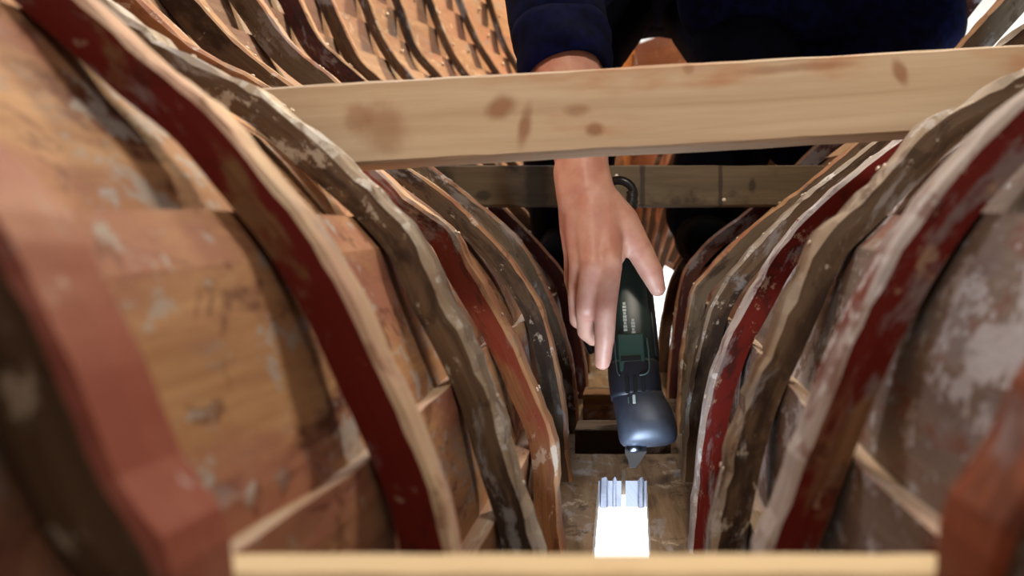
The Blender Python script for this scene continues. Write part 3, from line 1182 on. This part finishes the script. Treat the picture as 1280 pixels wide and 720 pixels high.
# joints
PELVIS = Vector((0.06, 1.80, 0.79))
CHEST = Vector((0.18, 1.45, 0.80))
NECK = Vector((0.21, 1.30, 0.86))
HEAD = Vector((0.20, 1.17, 0.86))
SH_R, SH_L = Vector((0.02, 1.34, 0.80)), Vector((0.40, 1.40, 0.80))
WRIST = P(733, 236, 0.955)
ELB_R = P(690, -16, 1.085)
ELB_L, WR_L = Vector((0.45, 1.46, 0.60)), Vector((0.30, 1.40, 0.475))
HIP_R, HIP_L = Vector((-0.035, 1.80, 0.77)), Vector((0.145, 1.80, 0.77))
KNEE_R, KNEE_L = Vector((-0.085, 1.44, 0.55)), Vector((0.185, 1.44, 0.53))
ANK_R, ANK_L = Vector((-0.098, 1.60, 0.30)), Vector((0.125, 1.62, 0.32))

bm = bmesh.new()
# torso, neck, head under the clothes
chain(bm, [PELVIS, PELVIS.lerp(CHEST, 0.5), CHEST], [0.10, 0.095, 0.11])
chain(bm, [SH_R, CHEST, SH_L], [0.05, 0.10, 0.05])
chain(bm, [CHEST, NECK, HEAD], [0.09, 0.055, 0.055])
hd = Matrix.Rotation(math.radians(-62), 3, 'X')      # face turned down towards the work
ellipsoid(bm, HEAD + Vector((0, -0.03, 0.0)), 0.074, 0.092, 0.108, hd)
fdir = (hd @ Vector((0, -1, 0))).normalized()
fup = (hd @ Vector((0, 0, 1))).normalized()
HC = HEAD + Vector((0, -0.03, 0))
fx = Vector((1, 0, 0))
chain(bm, [HC + fdir * 0.08 + fup * 0.012, HC + fdir * 0.108 - fup * 0.018], [0.010, 0.013])             # nose
chain(bm, [HC + fdir * 0.045 - fup * 0.085, HC + fdir * 0.068 - fup * 0.092], [0.034, 0.026])            # chin
chain(bm, [HC + fdir * 0.074 + fup * 0.030 - fx * 0.035, HC + fdir * 0.08 + fup * 0.026, HC + fdir * 0.074 + fup * 0.030 + fx * 0.035], [0.012, 0.012, 0.012])
for s in (-1, 1):
    ellipsoid(bm, HC + fx * s * 0.076 - fup * 0.006, 0.010, 0.020, 0.032, hd)                              # ears
# left arm resting on the knee
chain(bm, [SH_L, ELB_L, WR_L], [0.045, 0.038, 0.028])
HL = WR_L + Vector((-0.06, -0.01, 0.004))
chain(bm, [WR_L, HL], [0.028, 0.034])
for k, (dy, ln, dz) in enumerate(((-0.030, .055, -0.012), (-0.010, .064, -.008), (0.010, .060, -.010), (0.028, .048, -.016))):
    b0 = HL + Vector((-0.015, dy, 0))
    chain(bm, [b0, b0 + Vector((-ln * 0.6, 0, dz)), b0 + Vector((-ln, 0, dz - 0.03))], [0.010, 0.009, 0.008])
chain(bm, [WR_L + Vector((-0.02, -0.025, 0)), WR_L + Vector((-0.055, -0.055, -0.01)), WR_L + Vector((-0.085, -0.062, -0.02))], [0.013, 0.011, 0.009])
# legs
for h, k_, a in ((HIP_R, KNEE_R, ANK_R), (HIP_L, KNEE_L, ANK_L)):
    chain(bm, [h, k_, k_.lerp(a, 0.35), a], [0.075, 0.052, 0.05, 0.036])
    chain(bm, [a, a + Vector((0, -0.05, -0.045)), a + Vector((0, -0.10, -0.045))], [0.036, 0.036, 0.03])
# right arm
chain(bm, [SH_R, ELB_R], [0.048, 0.040])
FA = ELB_R.lerp(WRIST, 0.35)
chain(bm, [ELB_R, FA, ELB_R.lerp(WRIST, 0.7), P(729, 208, 0.965), P(733, 238, 0.955)], [0.040, 0.043, 0.034, 0.0265, 0.0245])
cone_mesh(bm, P(717, 215, 0.965), P(722, 250, 0.955), 0.021, 0.021)
cone_mesh(bm, P(738, 212, 0.962), P(744, 246, 0.952), 0.0195, 0.021)
# right hand: metacarpals side by side, back of the hand towards the camera
KN = {'index': P(762, 330, 0.930), 'middle': P(741, 334, 0.928), 'ring': P(726, 330, 0.942), 'little': P(717, 316, 0.962)}
for nme, base, r0, r1 in (('index', P(750, 258, 0.950), .019, .0128), ('middle', P(738, 258, 0.947), .020, .0128),
                          ('ring', P(726, 258, 0.952), .019, .0120), ('little', P(718, 258, 0.960), .017, .0110)):
    mid = base.lerp(KN[nme], 0.5) + Vector((0, 0.004, 0))
    chain(bm, [base, mid, KN[nme]], [r0, (r0 + r1) / 2 + 0.0012, r1])
# flesh of the palm
cone_mesh(bm, P(735, 268, 0.962), P(742, 312, 0.950), 0.018, 0.014)
cone_mesh(bm, P(752, 268, 0.958), P(762, 308, 0.946), 0.019, 0.013)
# knuckles
for nme, r in (('index', .0135), ('middle', .0132), ('ring', .0124), ('little', .0114)):
    ellipsoid(bm, KN[nme] + Vector((0, -0.0015, 0.003)), r * 0.92, r * 0.9, r * 1.05)
# index finger laid down the left side of the casing
chain(bm, [KN['index'], P(757, 385, 0.926), P(756, 420, 0.934), P(753, 452, 0.944)], [.0130, .0112, .0104, .0086])
# middle, ring and little fingers bend away round the far side of the casing
chain(bm, [KN['middle'], P(732, 384, 0.935), P(732, 414, 0.966), P(742, 424, 0.992)], [.0124, .0102, .0092, .0078])
chain(bm, [KN['ring'], P(721, 370, 0.962), P(722, 400, 0.995), P(738, 412, 1.022)], [.0116, .0096, .0088, .0074])
chain(bm, [KN['little'], P(715, 350, 0.985), P(722, 378, 1.015), P(742, 390, 1.036)], [.0104, .0086, .0078, .0066])
# thumb: from the side of the palm near its base, closing on the right of the casing
chain(bm, [P(752, 250, 0.955), P(776, 278, 0.958), P(799, 312, 0.962), P(815, 342, 0.968), P(822, 361, 0.975)], [.0185, .0190, .0138, .0122, .0088])
cone_mesh(bm, P(764, 285, 0.955), P(784, 308, 0.960), 0.0150, 0.0110)          # web between thumb and index
cone_mesh(bm, P(764, 300, 0.950), P(772, 322, 0.952), 0.0130, 0.0080)
# tendons and wrist bone
for nme, st in (('index', P(745, 248, 0.938)), ('middle', P(736, 246, 0.936)), ('ring', P(727, 248, 0.941))):
    chain(bm, [st + Vector((0, 0.004, 0)), KN[nme].lerp(st, 0.25) + Vector((0, -0.006, 0))], [.0036, .0040], N=8)
ellipsoid(bm, P(708, 236, 0.958), .010, .010, .011)
person = fuse('person', bm, M['skin'], 0.0026, origin=(0.06, 1.75, 0.2), smooth_n=5)
tag(person, 'person in dark navy clothes crouching behind the beams, right hand holding the tool', 'person')

# nails
def nail(c, d, nrm, w, l):
    d = d.normalized()
    nrm = (nrm - d * nrm.dot(d)).normalized()
    sx = d.cross(nrm)
    V, F = [], []
    for i in range(5):
        for j in range(5):
            u, v = (i - 2) / 2, (j - 2) / 2
            rr = 1 - 0.18 * v * v
            V.append(c + sx * u * w * rr + d * v * l + nrm * (0.0006 - 0.0022 * u * u))
    for i in range(4):
        for j in range(4):
            F.append((i * 5 + j, i * 5 + j + 1, (i + 1) * 5 + j + 1, (i + 1) * 5 + j))
    o = build('fingernail', V, F, [M['nail_plate']], parent=person, smooth=True)
    m = o.modifiers.new('thick', 'SOLIDIFY')
    m.thickness = 0.0008
    return o


nail(P(752, 452, 0.9375), P(753, 458, 0.945) - P(756, 430, 0.936), Vector((-0.25, -1, 0.1)), 0.0052, 0.0060)
nail(P(826, 357, 0.9685), P(823, 366, 0.976) - P(815, 342, 0.968), Vector((0.75, -0.7, 0.2)), 0.0055, 0.0062)
for s in (-1, 1):
    b_ = bmesh.new()
    ellipsoid(b_, HC + fx * s * 0.032 + fdir * 0.080 + fup * 0.008, 0.012, 0.012, 0.008, hd, N=12)
    me = bpy.data.meshes.new('eye')
    bmesh.ops.translate(b_, verts=b_.verts, vec=-ORI[person.name])
    b_.to_mesh(me)
    b_.free()
    me.materials.append(M['eye'])
    o = bpy.data.objects.new('eye', me)
    COL.objects.link(o)
    o.parent = person
b_ = bmesh.new()
chain(b_, [HC - fx * 0.022 + fdir * 0.086 - fup * 0.052, HC + fdir * 0.092 - fup * 0.050, HC + fx * 0.022 + fdir * 0.086 - fup * 0.052], [.004, .006, .004])
fuse('mouth', b_, M['lip'], 0.002, parent=person, smooth_n=2)
b_ = bmesh.new()
ellipsoid(b_, HC - fdir * 0.016 + fup * 0.014, 0.080, 0.088, 0.108, hd)
fuse('hair', b_, M['hair'], 0.006, parent=person, smooth_n=2)

# jacket
bm = bmesh.new()
chain(bm, [PELVIS + Vector((0, 0.02, 0.02)), PELVIS.lerp(CHEST, 0.5), CHEST + Vector((0, 0, -0.01))], [0.135, 0.135, 0.14])
chain(bm, [PELVIS + Vector((0.12, -0.02, 0.0)), PELVIS.lerp(CHEST, 0.5) + Vector((0.12, 0, -0.01)), CHEST + Vector((0.12, 0, -0.02))], [0.12, 0.125, 0.12])
chain(bm, [SH_R, CHEST + Vector((-0.05, 0, 0)), CHEST + Vector((0.1, 0, 0)), SH_L], [0.075, 0.12, 0.12, 0.078])
chain(bm, [CHEST, NECK], [0.10, 0.072])
chain(bm, [SH_R, SH_R.lerp(ELB_R, 0.5) + Vector((0.01, 0, -0.02)), ELB_R], [0.076, 0.070, 0.056])
chain(bm, [ELB_R, ELB_R.lerp(WRIST, 0.17), ELB_R.lerp(WRIST, 0.25)], [0.056, 0.056, 0.052])
chain(bm, [ELB_R.lerp(WRIST, 0.22), ELB_R.lerp(WRIST, 0.235)], [0.056, 0.056])
chain(bm, [Vector((0.20, 1.50, 0.66)), Vector((0.41, 1.50, 0.66))], [0.125, 0.11])
chain(bm, [Vector((0.29, 1.52, 0.60)), Vector((0.262, 1.50, 0.43))], [0.08, 0.05])
chain(bm, [SH_L, ELB_L], [0.074, 0.066])
chain(bm, [ELB_L, ELB_L.lerp(WR_L, 0.8)], [0.066, 0.050])
jacket = fuse('jacket', bm, M['navy_knit'], 0.006, parent=person, smooth_n=8)
jacket['label'] = 'dark navy knitted top with long sleeves'
# ribbed cuff, ending cleanly at the wrist side
c0, c1 = ELB_R.lerp(WRIST, 0.24), ELB_R.lerp(WRIST, 0.495)
ax = (c1 - c0).normalized()
a = ax.cross(Vector((0, 1, 0))).normalized()
b = ax.cross(a)
V, F = [], []
N = 48
prof = [(0.0, .050), (0.1, .0535), (0.25, .0545), (0.42, .0515), (0.6, .0525), (0.8, .0505), (0.96, .0480), (1.0, .0455), (0.95, .0420), (0.6, .0430)]
for t, r in prof:
    for k in range(N):
        an = 2 * math.pi * k / N
        rr = r + 0.0006 * math.sin(an * 24) + 0.0016 * math.sin(an * 3 + t * 5)
        V.append(c0.lerp(c1, t) + (a * math.cos(an) + b * math.sin(an)) * rr)
for j in range(len(prof) - 1):
    for k in range(N):
        F.append((j * N + k, j * N + (k + 1) % N, (j + 1) * N + (k + 1) % N, (j + 1) * N + k))
cuff = build('cuff', V, F, [M['navy_knit']], parent=person, smooth=True)
fix_normals(cuff)

# trousers
bm = bmesh.new()
chain(bm, [HIP_R, PELVIS, HIP_L], [0.115, 0.12, 0.115])
for h, k_, a_ in ((HIP_R, KNEE_R, ANK_R), (HIP_L, KNEE_L, ANK_L)):
    chain(bm, [h, h.lerp(k_, 0.5), k_], [0.108, 0.096, 0.076])
    chain(bm, [k_, k_.lerp(a_, 0.4), a_ + (k_ - a_) * 0.02], [0.078, 0.080, 0.064])
trousers = fuse('trousers', bm, M['navy_cloth'], 0.006, parent=person, smooth_n=8)
trousers['label'] = 'dark navy work trousers'
for a_ in (ANK_R, ANK_L):
    bm = bmesh.new()
    chain(bm, [a_ + Vector((0, 0.0, 0.06)), a_, a_ + Vector((0, 0.02, -0.04))], [0.052, 0.050, 0.046])
    chain(bm, [a_ + Vector((0, 0.02, -0.04)), a_ + Vector((0, -0.06, -0.045)), a_ + Vector((0, -0.105, -0.05))], [0.044, 0.046, 0.038])
    fuse('boot', bm, M['boot'], 0.005, parent=person, smooth_n=4)
